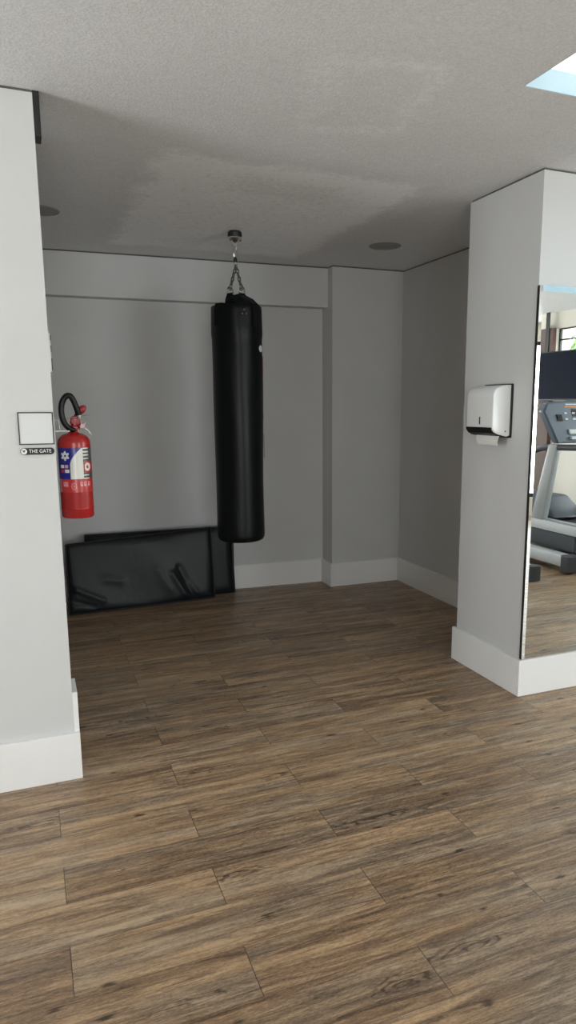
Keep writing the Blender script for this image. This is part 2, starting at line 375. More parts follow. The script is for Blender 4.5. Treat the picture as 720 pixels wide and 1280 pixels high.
struct('floor', B(X1-.2, XW+.2, -3.7, 6.0, -.1, 0), M['floor'], 'wood-look plank floor laid in half bond')
bm = bmesh.new()
for q in ((X1-.2, XW+.2, SKY1, 6.0), (X1-.2, XW+.2, -3.7, SKY0), (X1-.2, SKX0, SKY0, SKY1), (SKX1, XW+.2, SKY0, SKY1)):
    box(bm, *q, H, H+.068)
struct('ceiling', bm, M['ceiling'], 'rough sprayed grey plaster ceiling with paler patches')

def wall(name, x0, x1, y0, y1, m=None, label=None):
    bm = bmesh.new(); box(bm, x0, x1, y0, y1, 0, H-G); return struct(name, bm, m or M['wall'], label)
wall('wall_left', X1, XL, YL, 3.35, label='pale grey wall with the sign panel')
wall('wall_alcove_left', X0-.15, X0, 3.35, 5.9)
bm = bmesh.new(); hexa(bm, [(X0-.15, yb(X0), 0), (XP+.2, yb(XP+.2), 0), (XP+.2, 6, 0), (X0-.15, 6, 0), (X0-.15, yb(X0), H), (XP+.2, yb(XP+.2), H), (XP+.2, 6, H), (X0-.15, 6, H)])
struct('wall_back', bm, M['wall'])
wall('wall_pilaster', XP, XA+.2, YP, 5.98)
wall('wall_alcove_right', XA, XA+.2, YR2, YP)
wall('wall_right', XR, XW+.2, YR, YR2, label='grey pillar and mirror wall')
# beam across the alcove
bm = bmesh.new(); ya, yc = 5.425, 5.425+2.98*.048
hexa(bm, [(X0, yc, 2.281), (XP, ya, 2.281), (XP, ya+.14, 2.281), (X0, yc+.13, 2.281), (X0, yc, H-G), (XP, ya, H-G), (XP, ya+.14, H-G), (X0, yc+.13, H-G)])
struct('wall_beam', bm, M['wall'], 'grey ceiling beam along the back wall')
# shadow gaps: slightly recessed strips between walls and ceiling, shade painted in dark grey
bm = bmesh.new(); i_ = .006
box(bm, X1, XL-i_, YL+i_, 3.34, H-G, H); box(bm, XR+i_, XW, YR+i_, YR2-i_, H-G, H); box(bm, XA+i_, XA+.19, YR2, YP+.01, H-G, H)
box(bm, XP+i_, XA+.19, YP+i_, 5.9, H-G, H)
hexa(bm, [(X0, yc+i_, H-G), (XP, ya+i_, H-G), (XP, ya+.13, H-G), (X0, yc+.12, H-G), (X0, yc+i_, H), (XP, ya+i_, H), (XP, ya+.13, H), (X0, yc+.12, H)])
struct('trim_1', bm, M['gap'], 'shadow gap below the ceiling, its shade painted dark')
# lobby walls behind and beside the camera
bm = bmesh.new()
box(bm, X1-.2, CW[0], -3.7, -3.5, 0, H); box(bm, CW[1], BW[0], -3.7, -3.5, 0, H); box(bm, CW[0], CW[1], -3.7, -3.5, 0, CW[2]); box(bm, CW[0], CW[1], -3.7, -3.5, CW[3], H); box(bm, BW[1], XW+.2, -3.7, -3.5, 0, H); box(bm, BW[0], BW[1], -3.7, -3.5, 0, BW[2]); box(bm, BW[0], BW[1], -3.7, -3.5, BW[3], H)
struct('wall_rear', bm, M['wall_lobby'])
bm = bmesh.new()
box(bm, X1-.2, X1, -3.5, LW[0], 0, H); box(bm, X1-.2, X1, LW[1], 3.35, 0, H); box(bm, X1-.2, X1, LW[0], LW[1], 0, LW[2]); box(bm, X1-.2, X1, LW[0], LW[1], LW[3], H)
struct('wall_lobby_left', bm, M['wall_lobby'])
WY0, WY1, WZ0, WZ1 = -1.25, 1.95, 2.12, 2.40
bm = bmesh.new()
box(bm, XW, XW+.2, -3.5, WY0, 0, H); box(bm, XW, XW+.2, WY1, YR, 0, H); box(bm, XW, XW+.2, WY0, RW[0], 0, WZ0); box(bm, XW, XW+.2, RW[1], WY1, 0, WZ0); box(bm, XW, XW+.2, RW[0], RW[1], 0, RW[2]); box(bm, XW, XW+.2, RW[0], RW[1], RW[3], WZ0); box(bm, XW, XW+.2, WY0, WY1, WZ1, H)
struct('wall_lobby_right', bm, M['wall_lobby'])

def window(name, panes, frames, label):
    o = obj(name, frames, M['black_metal']); o['kind'] = 'structure'; o['label'] = label
    me = panes; bmesh.ops.recalc_face_normals(me, faces=me.faces)
    d = bpy.data.meshes.new('pane'); me.to_mesh(d); me.free(); d.materials.append(M['glass'])
    p = bpy.data.objects.new('pane', d); C.objects.link(p); p.parent = o
bm = bmesh.new(); f = .03
for z0, z1 in ((WZ0, WZ0+.015), (2.262, 2.277), (WZ1-.012, WZ1)): box(bm, XW+.04, XW+.07, WY0, WY1, z0, z1)
for yy in (WY0, .35, WY1-.02): box(bm, XW+.04, XW+.07, yy, yy+.02, WZ0, WZ1)
window('window_1', B(XW+.053, XW+.057, WY0+.001, WY1-.001, WZ0+.001, WZ1-.001), bm, 'high side window with black frame')
bm = bmesh.new()
for z0, z1 in ((BW[2], BW[2]+.05), (BW[3]-.05, BW[3])): box(bm, BW[0], BW[1], -3.62, -3.57, z0, z1)
for i in range(5):
    xx = BW[0]+(BW[1]-BW[0]-.05)*i/4; box(bm, xx, xx+.05, -3.62, -3.57, BW[2], BW[3])
window('window_2', B(BW[0]+.001, BW[1]-.001, -3.597, -3.592, BW[2]+.001, BW[3]-.001), bm, 'large rear window')
bm = bmesh.new()
for z0, z1 in ((LW[2], LW[2]+.05), (LW[3]-.05, LW[3])): box(bm, X1-.12, X1-.07, LW[0], LW[1], z0, z1)
for yy in (LW[0], 1.575, LW[1]-.05): box(bm, X1-.12, X1-.07, yy, yy+.05, LW[2], LW[3])
window('added_window_4', B(X1-.097, X1-.092, LW[0]+.001, LW[1]-.001, LW[2]+.001, LW[3]-.001), bm, 'added window in the left lobby wall to light the pillar')
bm = bmesh.new()
for z0, z1 in ((RW[2], RW[2]+.05), (RW[3]-.05, RW[3])): box(bm, XW+.07, XW+.12, RW[0], RW[1], z0, z1)
for yy in (RW[0], .525, RW[1]-.05): box(bm, XW+.07, XW+.12, yy, yy+.05, RW[2], RW[3])
window('added_window_5', B(XW+.092, XW+.097, RW[0]+.001, RW[1]-.001, RW[2]+.001, RW[3]-.001), bm, 'added window in the right lobby wall to light the treadmill floor')
bm = bmesh.new()
for z0, z1 in ((CW[2], CW[2]+.05), (CW[3]-.05, CW[3])): box(bm, CW[0], CW[1], -3.62, -3.57, z0, z1)
for xx in (CW[0], -.325, CW[1]-.05): box(bm, xx, xx+.05, -3.62, -3.57, CW[2], CW[3])
window('added_door_1', B(CW[0]+.001, CW[1]-.001, -3.597, -3.592, CW[2]+.001, CW[3]-.001), bm, 'added glazed rear door to light the alcove')
# skylight: bright lining and a glass pane
bm = bmesh.new(); t = .004
box(bm, SKX0, SKX1, SKY1-t, SKY1, H+.001, H+.072); box(bm, SKX0, SKX1, SKY0, SKY0+t, H+.001, H+.072)
box(bm, SKX0, SKX0+t, SKY0+t, SKY1-t, H+.001, H+.072); box(bm, SKX1-t, SKX1, SKY0+t, SKY1-t, H+.001, H+.072)
o = obj('window_3', bm, mat('skylight lining', (.43, .51, .54), .7)); o['kind'] = 'structure'; o['label'] = 'skylight in the ceiling with pale blue lining'
pm = bmesh.new(); pm.faces.new([pm.verts.new(q) for q in ((SKX0-.03, SKY0-.03, H+.074), (SKX1+.03, SKY0-.03, H+.074), (SKX1+.03, SKY1+.03, H+.074), (SKX0-.03, SKY1+.03, H+.074))])
d = bpy.data.meshes.new('pane'); pm.to_mesh(d); pm.free(); d.materials.append(frosted()); p = bpy.data.objects.new('pane', d); C.objects.link(p); p.parent = o

# baseboards
HB, T = .198, .02
struct('baseboard_left', B(X1, XL+T, YL-T, YL, 0, HB, bev=.002), M['board'], 'white skirting on the left wall')
struct('trim_2', B(XL, XL+T, YL-.001, YL+.16, 0, .366, bev=.002), M['board'], 'tall white end board at the corner of the left wall')
struct('baseboard_right', B(XR-T, XW, YR-T, YR, 0, HB, bev=.002), M['board'], 'white skirting below the mirror')
struct('baseboard_pillar', B(XR-T, XR, YR, YR2+T, 0, HB, bev=.002), M['board'], 'white skirting on the pillar side')
struct('baseboard_alcove_right', B(XA-T, XA, YR2, YP, 0, HB, bev=.002), M['board'])
struct('baseboard_pilaster', B(XP-T, XA-T, YP-T, YP, 0, HB, bev=.002), M['board'])
struct('baseboard_return', B(XP-T, XP, YP, yb(XP), 0, HB, bev=.002), M['board'])
bm = bmesh.new(); hexa(bm, [(X0, yb(X0)-T, 0), (XP-T, yb(XP)-T, 0), (XP-T, yb(XP), 0), (X0, yb(X0), 0), (X0, yb(X0)-T, HB), (XP-T, yb(XP)-T, HB), (XP-T, yb(XP), HB), (X0, yb(X0), HB)], bev=.002)
struct('baseboard_back', bm, M['board'])

# ------------------------------------------------------------------ wall mirror with bevelled edge
MX0, MX1, MZ0, MZ1, MY = XR-.008, 5.6, HB+.004, 2.066, YR-.022
t = thing('wall_mirror', 'tall wall mirror with a polished edge strip, above the white skirting', 'mirror', ((MX0+MX1)/2, YR, MZ0))
obj('backing', B(MX0, MX1, YR-.016, YR-.0005, MZ0, MZ1-.003), M['black_metal'], t, label='black backing board')
bm = bmesh.new(); bw = .030; dz = .0038
xs = (MX0+.001, MX0+.001+.016, MX1-bw, MX1); zs = (MZ0, MZ0+.006, MZ1-bw, MZ1)
g = {}
for i, xx in enumerate(xs):
    for j, zz in enumerate(zs):
        g[i, j] = bm.verts.new((xx, MY+(0 if (i in (1, 2) and j in (1, 2)) else dz), zz))
for i in range(3):
    for j in range(3): bm.faces.new((g[i, j], g[i+1, j], g[i+1, j+1], g[i, j+1]))
bk = {(i, j): bm.verts.new((xs[i], YR-.0165, zs[j])) for i in (0, 3) for j in (0, 3)}
bm.faces.new((bk[0, 0], bk[0, 3], bk[3, 3], bk[3, 0]))
bm.faces.new((g[0, 0], g[0, 1], g[0, 2], g[0, 3], bk[0, 3], bk[0, 0])); bm.faces.new((g[3, 0], bk[3, 0], bk[3, 3], g[3, 3], g[3, 2], g[3, 1]))
bm.faces.new((g[0, 3], g[1, 3], g[2, 3], g[3, 3], bk[3, 3], bk[0, 3])); bm.faces.new((g[0, 0], bk[0, 0], bk[3, 0], g[3, 0], g[2, 0], g[1, 0]))
obj('glass', bm, M['mirror'], t)

# ------------------------------------------------------------------ boxing bag, its hook and chains
bx_, by_ = 1.297, 4.565
t = thing('ceiling_mount', 'small chrome and black ceiling hook plate the punching bag hangs from', 'hook', (bx_, by_, H))
bm = bmesh.new(); lathe(bm, [(0, H), (.036, H), (.044, H-.008), (.045, H-.030), (.040, H-.038), (0, H-.038)], (bx_, by_), 32)
obj('base_plate', bm, M['black_metal'], t, True, 'black base plate')
bm = bmesh.new(); lathe(bm, [(0, H-.0381), (.044, H-.0381), (.046, H-.044), (.034, H-.058), (.018, H-.072), (0, H-.074)], (bx_, by_), 32)
obj('cover_cap', bm, M['chrome'], t, True, 'chrome cap')
for s in (-1, 1):
    bm = bmesh.new(); lathe(bm, [(0, H-.048), (.008, H-.048), (.008, H-.060), (0, H-.061)], (bx_+s*.030, by_-.012), 8); obj('bolt', bm, M['black_metal'], t, True)
bm = bmesh.new(); torus(bm, (bx_, by_, H-.082), .013, .004, (1, 0, 0), (0, 0, 1)); obj('eye', bm, M['steel'], t, True)

BAG = thing('punching_bag', 'long black leather punching bag hanging on chains from the ceiling', 'punching bag', (bx_, by_, .607))
R_ = .160
def wr(r, a, z):
    if r < .05: return r
    k = max(0, min(1, (z-1.5)/.6))
    return r*(1+.012*k*math.sin(a*9+z*3)+.010*k*math.sin(a*4+z*14)+.006*math.sin(a*3+z*5))
prof = [(0, .612), (.10, .608), (.135, .611), (.150, .620), (.158, .636), (R_, .66)]
n = 40
for i in range(1, n+1):
    z = .66+i*(2.10-.66)/n; prof.append((R_+(.004 if z > 1.95 else 0)-.003*math.sin((z-.66)*5), z))
prof += [(.161, 2.122), (.156, 2.130), (.10, 2.133), (0, 2.133)]
bm = bmesh.new(); lathe(bm, prof, (bx_+.0, by_), 72, wr)
body = obj('bag_body', bm, M['black_leather'], BAG, True)
# gathered collar, skewed to the right like the photo
bm = bmesh.new(); rings = []
for k, (cx_, rr, zz) in enumerate([(bx_+.045, .108, 2.105), (bx_+.040, .107, 2.140), (bx_+.022, .088, 2.172), (bx_+.004, .066, 2.192), (bx_, .060, 2.200), (bx_, .050, 2.196)]):
    rings.append([bm.verts.new((cx_+rr*(1+.05*math.sin(a*11+k))*math.cos(a), by_+rr*(1+.05*math.sin(a*11+k))*math.sin(a), zz+.004*math.sin(a*7))) for a in [2*PI*i/40 for i in range(40)]])
for A_, B_ in zip(rings, rings[1:]):
    for i in range(40): bm.faces.new((A_[i], A_[(i+1) % 40], B_[(i+1) % 40], B_[i]))
bm.faces.new(rings[-1]); bm.faces.new(rings[0][::-1])
obj('collar', bm, M['black_leather'], BAG, True)
# webbing straps from the sides over the rim to the rings
def strap(a, top, wd, k_=1):
    ca, sa = math.cos(a), math.sin(a); tx, ty = -sa, ca
    path = [(.1655, 2.00), (.1670, 2.05), (.1665, 2.10), (.158, 2.134), (.110, 2.1375), (.074, 2.142), (.064, 2.17), top]
    bm = bmesh.new(); L0 = []
    for i, (r, z) in enumerate(path):
        if i < len(path)-1: p = Vector((bx_+r*ca, by_+r*sa, z))
        else: p = Vector((bx_+r*ca, by_+r*sa, z))
        nn = Vector((ca, sa, 0)) if i < 3 else Vector((ca*.4, sa*.4, 1)).normalized()
        L0.append([bm.verts.new(p+Vector((tx, ty, 0))*s*wd/2+nn*h) for s, h in ((-1, 0), (1, 0), (1, .004), (-1, .004))])
    for A_, B_ in zip(L0, L0[1:]):
        for k in range(4): bm.faces.new((A_[k], A_[(k+1) % 4], B_[(k+1) % 4], B_[k]))
    bm.faces.new(L0[0][::-1]); bm.faces.new(L0[-1])
    return obj('strap', bm, M['webbing'], BAG)
av = math.atan2(-by_, -bx_)            # front of the bag
base_a = av+PI/4-.55
for k in range(4):
    a = base_a+.55+k*PI/2
    s_ = strap(a, (.055, 2.206), .05)
    if k == 0:
        a = av+.30
        for q, (da, dz_) in enumerate(((0, 2.075), (-.08, 2.05), (.08, 2.05))):
            bm = bmesh.new(); aa = a+da
            bmesh.ops.create_uvsphere(bm, u_segments=10, v_segments=6, radius=.0055, matrix=Matrix.Translation((bx_+.165*math.cos(aa), by_+.165*math.sin(aa), dz_+.02)))
            obj('rivet', bm, M['steel'], BAG, True)
# rings and chains
hub = Vector((bx_+.003, by_, 2.385))
for k in range(4):
    a = base_a+.55+k*PI/2
    rx, ry = bx_+.052*math.cos(a), by_+.052*math.sin(a)
    bm = bmesh.new(); torus(bm, (rx, ry, 2.226), .026, .0040, (math.cos(a+PI/2), math.sin(a+PI/2), 0), (0, 0, 1)); obj('ring', bm, M['chrome'], BAG, True)
    p0 = Vector((rx, ry, 2.240)); dv = hub-p0; L_ = dv.length; dn = dv.normalized(); s1 = dn.orthogonal().normalized(); s2 = dn.cross(s1)
    bm = bmesh.new(); nl = 6
    for i in range(nl):
        torus(bm, p0+dn*(L_*(i+.5)/nl),   .0088, .0032, s1 if i % 2 else s2, dn, 1.75, 14, 6)
    obj('chain', bm, M['chain'], BAG, True)
bm = bmesh.new(); torus(bm, hub+Vector((0, 0, .006)), .011, .003, (1, 0, 0), (0, 0, 1)); obj('ring', bm, M['steel'], BAG, True)
bm = bmesh.new(); lathe(bm, [(0, 2.402), (.010, 2.402), (.012, 2.408), (.012, 2.424), (.008, 2.430), (0, 2.430)], (bx_, by_), 16); obj('swivel', bm, M['black_metal'], BAG, True, 'dark swivel')
bm = bmesh.new(); torus(bm, (bx_, by_, 2.469), .012, .0055, (1, .25, 0), (0, 0, 1), 3.0, 28, 8); obj('snap_hook', bm, M['chrome'], BAG, True, 'chrome snap hook')
# printed marks near the right edge of the bag
def curved(bm, a0, a1, z0, z1, r, n=6):
    A_ = [(bm.verts.new((bx_+r*math.cos(a0+(a1-a0)*i/n), by_+r*math.sin(a0+(a1-a0)*i/n), z0)), bm.verts.new((bx_+r*math.cos(a0+(a1-a0)*i/n), by_+r*math.sin(a0+(a1-a0)*i/n), z1))) for i in range(n+1)]
    for p, q in zip(A_, A_[1:]): bm.faces.new((p[0], q[0], q[1], p[1]))
av = math.atan2(-by_, -bx_)            # direction of the camera from the bag
def disc(bm, a, z, r, ra, rz):
    vs = [bm.verts.new((bx_+r*math.cos(a+ra*math.cos(q)), by_+r*math.sin(a+ra*math.cos(q)), z+rz*math.sin(q))) for q in [2*PI*i/20 for i in range(20)]]
    bm.faces.new(vs)
bm = bmesh.new(); disc(bm, av+1.12, 1.865, R_+.0062, .14, .021); obj('logo_print', bm, M['lwhite'], BAG, label='white round logo mark')
bm = bmesh.new()
curved(bm, av+1.28, av+1.62, 1.70, 1.82, R_+.006)
obj('logo_print', bm, mat('red print', (.28, .02, .015), .45), BAG, label='red lettering at the edge')
for _a, _z, _s in ((1.38, 1.435, .12), (1.42, 1.60, .09)):
    bm = bmesh.new(); disc(bm, av+_a, _z, R_+.0055, _s, _s*.11); obj('logo_print', bm, bpy.data.materials.get('grey print') or mat('grey print', (.3, .3, .3), .5), BAG, label='small grey mark')
bm = bmesh.new(); curved(bm, av+1.45, av+1.75, 1.16, 1.32, R_+.006); obj('logo_print', bm, bpy.data.materials['red print'], BAG, label='lower red mark')

# ------------------------------------------------------------------ two black mats leaning on the back wall
def matt(bm, bl, br, tl, tr, th, lean, wr_, n=26, m_=14):
    """padded slab; bl/br/tl/tr front corners; thickness direction = lean"""
    bl, br, tl, tr, lean = map(Vector, (bl, br, tl, tr, lean))
    nrm = lean.normalized(); grid = []
    for side in (0, 1):
        g = []
        for i in range(n+1):
            col = []
            for j in range(m_+1):
                u, v = i/n, j/m_
                p = (bl*(1-u)+br*u)*(1-v)+(tl*(1-u)+tr*u)*v
                ed = min(u, 1-u, )*((br-bl).length); ev = min(v, 1-v)*((tl-bl).length); e_ = min(ed, ev, .05)/.05
                puff = .012*math.sqrt(max(e_, 0))
                if side == 0: p = p-nrm*(puff+wr_(u, v)*e_)
                else: p = p+nrm*(th+puff*.3)
                col.append(bm.verts.new(p))
            g.append(col)
        grid.append(g)
    for side, g in enumerate(grid):
        for i in range(n):
            for j in range(m_):
                q = (g[i][j], g[i+1][j], g[i+1][j+1], g[i][j+1]); bm.faces.new(q if side == 0 else q[::-1])
    A_, B_ = grid
    for i in range(n):
        bm.faces.new((A_[i][0], B_[i][0], B_[i+1][0], A_[i+1][0])); bm.faces.new((A_[i][m_], A_[i+1][m_], B_[i+1][m_], B_[i][m_]))
    for j in range(m_):
        bm.faces.new((A_[0][j], A_[0][j+1], B_[0][j+1], B_[0][j])); bm.faces.new((A_[n][j], B_[n][j], B_[n][j+1], A_[n][j+1]))
def ridge(u, v, u0, v0, u1, v1, wd, amp):
    dx, dy = u1-u0, (v1-v0); L2 = dx*dx+dy*dy; tt = max(0, min(1, ((u-u0)*dx+(v-v0)*dy)/L2)); d = math.hypot(u-u0-tt*dx, (v-v0-tt*dy)*.5)
    return amp*math.exp(-(d/wd)**2)
def wr1(u, v):
    s = 0
    for a in ((.70, .42, .80, .05, .018, .012), (.75, .50, .86, .04, .016, -.010), (.82, .25, .90, .02, .014, .009), (.05, .35, .22, .16, .02, .010), (.02, .20, .16, .08, .018, -.009), (.25, .45, .35, .40, .03, .006), (.60, .50, .68, .2, .03, .006)): s += ridge(u, v, *a)
    return s+.004*math.sin(u*9+v*4)
# rear mat
t = thing('exercise_mat', 'black gym mat against the back wall, the rear one reaching further right', 'mat', (.9, 5.50, 0))
bm = bmesh.new(); matt(bm, (.36, 5.485, .002), (1.475, 5.445, .002), (.345, 5.545, .535), (1.463, 5.492, .540), .046, (.0, 1, -.08), lambda u, v: .002*math.sin(u*14), 40, 16)
obj('cover', bm, M['black_vinyl'], t, True)
bm = bmesh.new(); tube(bm, [(1.480, 5.440, .006), (1.472, 5.476, .46), (1.468, 5.484, .542), (.345, 5.539, .540)], .008, 8); obj('piping', bm, M['seam'], t, True)
bm = bmesh.new(); box(bm, 1.466, 1.484, 5.45, 5.50, .04, .50, bev=.004); obj('closure_flap', bm, M['seam'], t)
# front mat
t = thing('exercise_mat', 'black gym mat with creased shiny cover, the front one of the two', 'mat', (.74, 5.34, 0))
bl, br, tl, tr = Vector((.195, 5.272, .004)), Vector((1.288, 5.352, .004)), Vector((.204, 5.36, .512)), Vector((1.285, 5.422, .560))
bm = bmesh.new(); matt(bm, bl, br, tl, tr, .045, (-.05, 1, -.10), wr1, 70, 36)
obj('cover', bm, M['black_vinyl'], t, True)
bm = bmesh.new(); tube(bm, [br+Vector((.002, -.006, .004)), tr+Vector((.002, -.006, 0))], .006, 8); tube(bm, [tr+Vector((.002, -.006, 0)), tl+Vector((-.002, -.006, 0))], .006, 8); tube(bm, [tl+Vector((-.002, -.006, 0)), bl+Vector((-.002, -.006, .004))], .006, 8)
tube(bm, [bl+Vector((0, -.006, .004)), br+Vector((0, -.006, .004))], .006, 8)
obj('piping', bm, M['seam'], t, True)

# ------------------------------------------------------------------ fire extinguisher on the end of the left wall
ex, ey, er = .172, 3.05, .0635
EXT = thing('fire_extinguisher', 'red fire extinguisher with blue and white label hung on the wall end', 'fire extinguisher', (ex, ey, 1.05))
bm = bmesh.new()
pr_ = [(0, 1.056), (.050, 1.052), (.059, 1.053), (er, 1.060), (er, 1.088), (er+.0012, 1.090), (er+.0012, 1.094), (er, 1.096), (er, 1.355)]
for i in range(1, 9):
    a = i/8*PI/2*.92; pr_.append((er-(er-.020)*(1-math.cos(a)), 1.355+.040*math.sin(a)))
pr_ += [(.018, 1.400), (.018, 1.412), (0, 1.412)]
lathe(bm, pr_, (ex, ey), 56); obj('cylinder', bm, M['red'], EXT, True)
# label wrapped round the front; regions are printed colours
va = math.atan2(-ey, -ex)
cols = [M['blue'], M['lwhite'], M['lgrey'], M['lred'], M['lpink'], M['red']]
def star(u, v, cu, cv, r):
    dx, dy = (u-cu), (v-cv); d = math.hypot(dx, dy); a = math.atan2(dy, dx)+PI/2
    return d < r*(.62+.38*math.cos(3*a)**2) and d > r*.22
def pick(u, v):     # u 0..1 left to right, v 0 top .. 1 bottom, label aspect about .113 wide x .132 high
    if v < .70:
        arc = .52-.20*math.sqrt(max(0, min(1, v/.35))) if v < .35 else .32+.0*v
        edge = .70-.36*math.sin(min(1, v/.38)*PI/2)
        if u > .74:
            if .30 < v < .56:
                dx, dy = (u-.86)/.10, (v-.43)/.11
                d = dx*dx+dy*dy
                if d < .75 and not (d < .12): return 1
                return 3 if d < 1.9 else 2
            return 1 if (int(v*40) % 3 == 0 and u < .9) else 2
        if u > edge:
            return 1
        if star(u*1.0, v*1.15, .20, .20, .13): return 1
        if .38 < v < .45 and .05 < u < .15: return 1
        if .38 < v < .45 and .18 < u < .27: return 4
        if .48 < v < .55 and .05 < u < .15: return 3
        if .48 < v < .55 and .18 < u < .30: return 1
        return 0
    w_ = v
    if u < .045: return 4
    if .76 < w_ < .86:
        for a, b in ((.10, .17), (.19, .25), (.62, .70), (.73, .80), (.84, .90)):
            if a < u < b and not (a+.02 < u < b-.02 and .78 < w_ < .81): return 4
    d = math.hypot((u-.42)/1.0, (w_-.86)*1.1)
    if .07 < d < .085 or (d < .04 and int(u*60) % 2): return 4
    return 3
bm = bmesh.new(); NU, NV = 84, 96; gz = [[None]*(NV+1) for _ in range(NU+1)]
for i in range(NU+1):
    a = va-1.28+2.72*i/NU
    for j in range(NV+1): gz[i][j] = bm.verts.new((ex+(er+.0011)*math.cos(a), ey+(er+.0011)*math.sin(a), 1.338-.178*j/NV))
a_lo, a_hi = va-1.28, va+1.44
for i in range(NU):
    am = a_lo+2.72*(i+.5)/NU-va; uu = (math.sin(am)-math.sin(-1.28))/(math.sin(1.44)-math.sin(-1.28))
    for j in range(NV):
        f_ = bm.faces.new((gz[i][j], gz[i+1][j], gz[i+1][j+1], gz[i][j+1])); f_.material_index = pick(uu, (j+.5)/NV)
o = obj('label_sticker', bm, cols, EXT, True, 'blue, white and red printed label')
# valve
bm = bmesh.new(); lathe(bm, [(0, 1.410), (.021, 1.410), (.021, 1.422), (.014, 1.426), (.014, 1.452), (0, 1.452)], (ex+.006, ey), 20); obj('valve_neck', bm, M['red_dark'], EXT, True)
bm = bmesh.new(); hexa(bm, [(ex-.012, ey-.013, 1.432), (ex+.030, ey-.013, 1.424), (ex+.030, ey+.013, 1.424), (ex-.012, ey+.013, 1.432), (ex-.006, ey-.013, 1.462), (ex+.028, ey-.013, 1.468), (ex+.028, ey+.013, 1.468), (ex-.006, ey+.013, 1.462)], bev=.006, seg=3)
obj('carry_handle', bm, M['red_dark'], EXT, True, 'dark red lower handle')
bm = bmesh.new(); bmesh.ops.create_uvsphere(bm, u_segments=20, v_segments=12, radius=1, matrix=Matrix.Translation((ex+.036, ey, 1.488)) @ Matrix.Rotation(-.7, 4, 'Y') @ Matrix.Diagonal((.024, .012, .015, 1)))
tube(bm, [(ex+.012, ey, 1.462), (ex+.022, ey, 1.474), (ex+.034, ey, 1.486)], .008, 10)
obj('squeeze_lever', bm, M['red_dark'], EXT, True, 'red squeeze lever')
bm = bmesh.new(); tube(bm, [(ex-.040, ey-.016, 1.446), (ex-.005, ey-.016, 1.458), (ex+.068, ey-.016, 1.468)], .0018, 6); torus(bm, (ex+.040, ey-.012, 1.440), .010, .0014, (1, 0, 0), (0, 0, 1)); obj('safety_pin', bm, M['steel'], EXT, True, 'steel safety pin')
bm = bmesh.new(); bmesh.ops.create_cone(bm, cap_ends=True, segments=20, radius1=.009, radius2=.009, depth=.010, matrix=Matrix.Translation((ex+.036, ey-.016, 1.424)) @ Matrix.Rotation(PI/2, 4, 'X')); obj('pressure_gauge', bm, M['lpink'], EXT, True, 'small round pressure gauge')
bm = bmesh.new(); tube(bm, [(ex+.045, ey-.02, 1.416), (ex+.058, ey-.025, 1.404), (ex+.066, ey-.025, 1.392)], .003, 6); obj('tag_wire', bm, M['acrylic'], EXT, True)
hp = spline([(.180, ey-.010, 1.410), (.162, ey-.016, 1.412), (.142, ey-.022, 1.432), (.131, ey-.025, 1.470), (.134, ey-.025, 1.512), (.150, ey-.024, 1.540), (.167, ey-.022, 1.543), (.181, ey-.018, 1.520), (.191, ey-.014, 1.490), (.196, ey-.010, 1.468)], 8)
bm = bmesh.new(); tube(bm, hp, .0115, 14); obj('hose', bm, M['rubber'], EXT, True, 'black rubber hose looped over the top')
bm = bmesh.new(); tube(bm, [(.1935, ey-.012, 1.480), (.197, ey-.010, 1.464), (.199, ey-.009, 1.452)], [.0102, .0102, .007], 12); obj('nozzle', bm, M['steel'], EXT, True)
t = thing('extinguisher_bracket', 'pale wall bracket holding the fire extinguisher beside the wall corner', 'bracket', (XL, 2.95, 1.41))
obj('wall_plate', B(XL+.0002, XL+.004, 2.935, 2.985, 1.31, 1.462, bev=.001), M['acrylic'], t)
bm = bmesh.new(); box(bm, XL+.004, ex-.018, 2.945, 2.974, 1.4055, 1.4085); tube(bm, [(XL+.004, 2.958, 1.45), (XL+.020, 2.958, 1.448), (XL+.024, 2.958, 1.409)], .0015, 6); obj('support_arm', bm, M['acrylic'], t)
# thing seen edge on further up the wall end
t = thing('wall_plate', 'thin dark edged plate seen edge on high on the wall end', 'wall plate', (XL, 2.95, 1.63))
obj('plate', B(XL+.0002, XL+.007, 2.91, 2.99, 1.630, 1.772), M['acrylic'], t)
for z0, z1 in ((1.637, 1.680), (1.706, 1.728), (1.750, 1.766)): obj('clip', B(XL+.007, XL+.0105, 2.912, 2.985, z0, z1), M['black_metal'], t, label='black clip')
# black bracket at the top of the wall corner
t = thing('ceiling_bracket', 'black metal bracket high on the wall corner touching the ceiling', 'bracket', (XL, YL+.03, 2.44))
obj('bracket_plate', B(XL+.0002, XL+.017, YL+.004, YL+.085, 2.441, H-.001, bev=.001), M['black_metal'], t)
obj('flange', B(XL+.017, XL+.0225, YL+.004, YL+.085, 2.441, H-.001, bev=.0005), M['seam'], t)

# ------------------------------------------------------------------ sign panel and name plate on the left wall
t = thing('sign_panel', 'square white wall sign in thin dark frame beside the wall corner', 'sign', (.031, YL, 1.36))
bm = bmesh.new()
for a in ((-.0305, -.0265, 1.361, 1.481), (.0885, .0925, 1.361, 1.481), (-.0265, .0885, 1.361, 1.365), (-.0265, .0885, 1.477, 1.481)): box(bm, a[0], a[1], YL-.008, YL-.0002, a[2], a[3])
obj('frame', bm, M['black_metal'], t)
obj('panel', B(-.0265, .0885, YL-.006, YL-.0002, 1.365, 1.477), M['panel'], t)
t = thing('name_plate', 'black pill-shaped plate with white circle and the words THE GATE', 'name plate', (.031, YL, 1.325))
zc, hr = 1.3365, .0125
bm = bmesh.new(); ring = [(.0775+hr*math.cos(a), zc+hr*math.sin(a)) for a in [-PI/2+PI*i/14 for i in range(15)]]+[(-.0165+hr*math.cos(a), zc+hr*math.sin(a)) for a in [PI/2+PI*i/14 for i in range(15)]]
f0 = bm.faces.new([bm.verts.new((x_, YL-.006, z_)) for x_, z_ in ring])
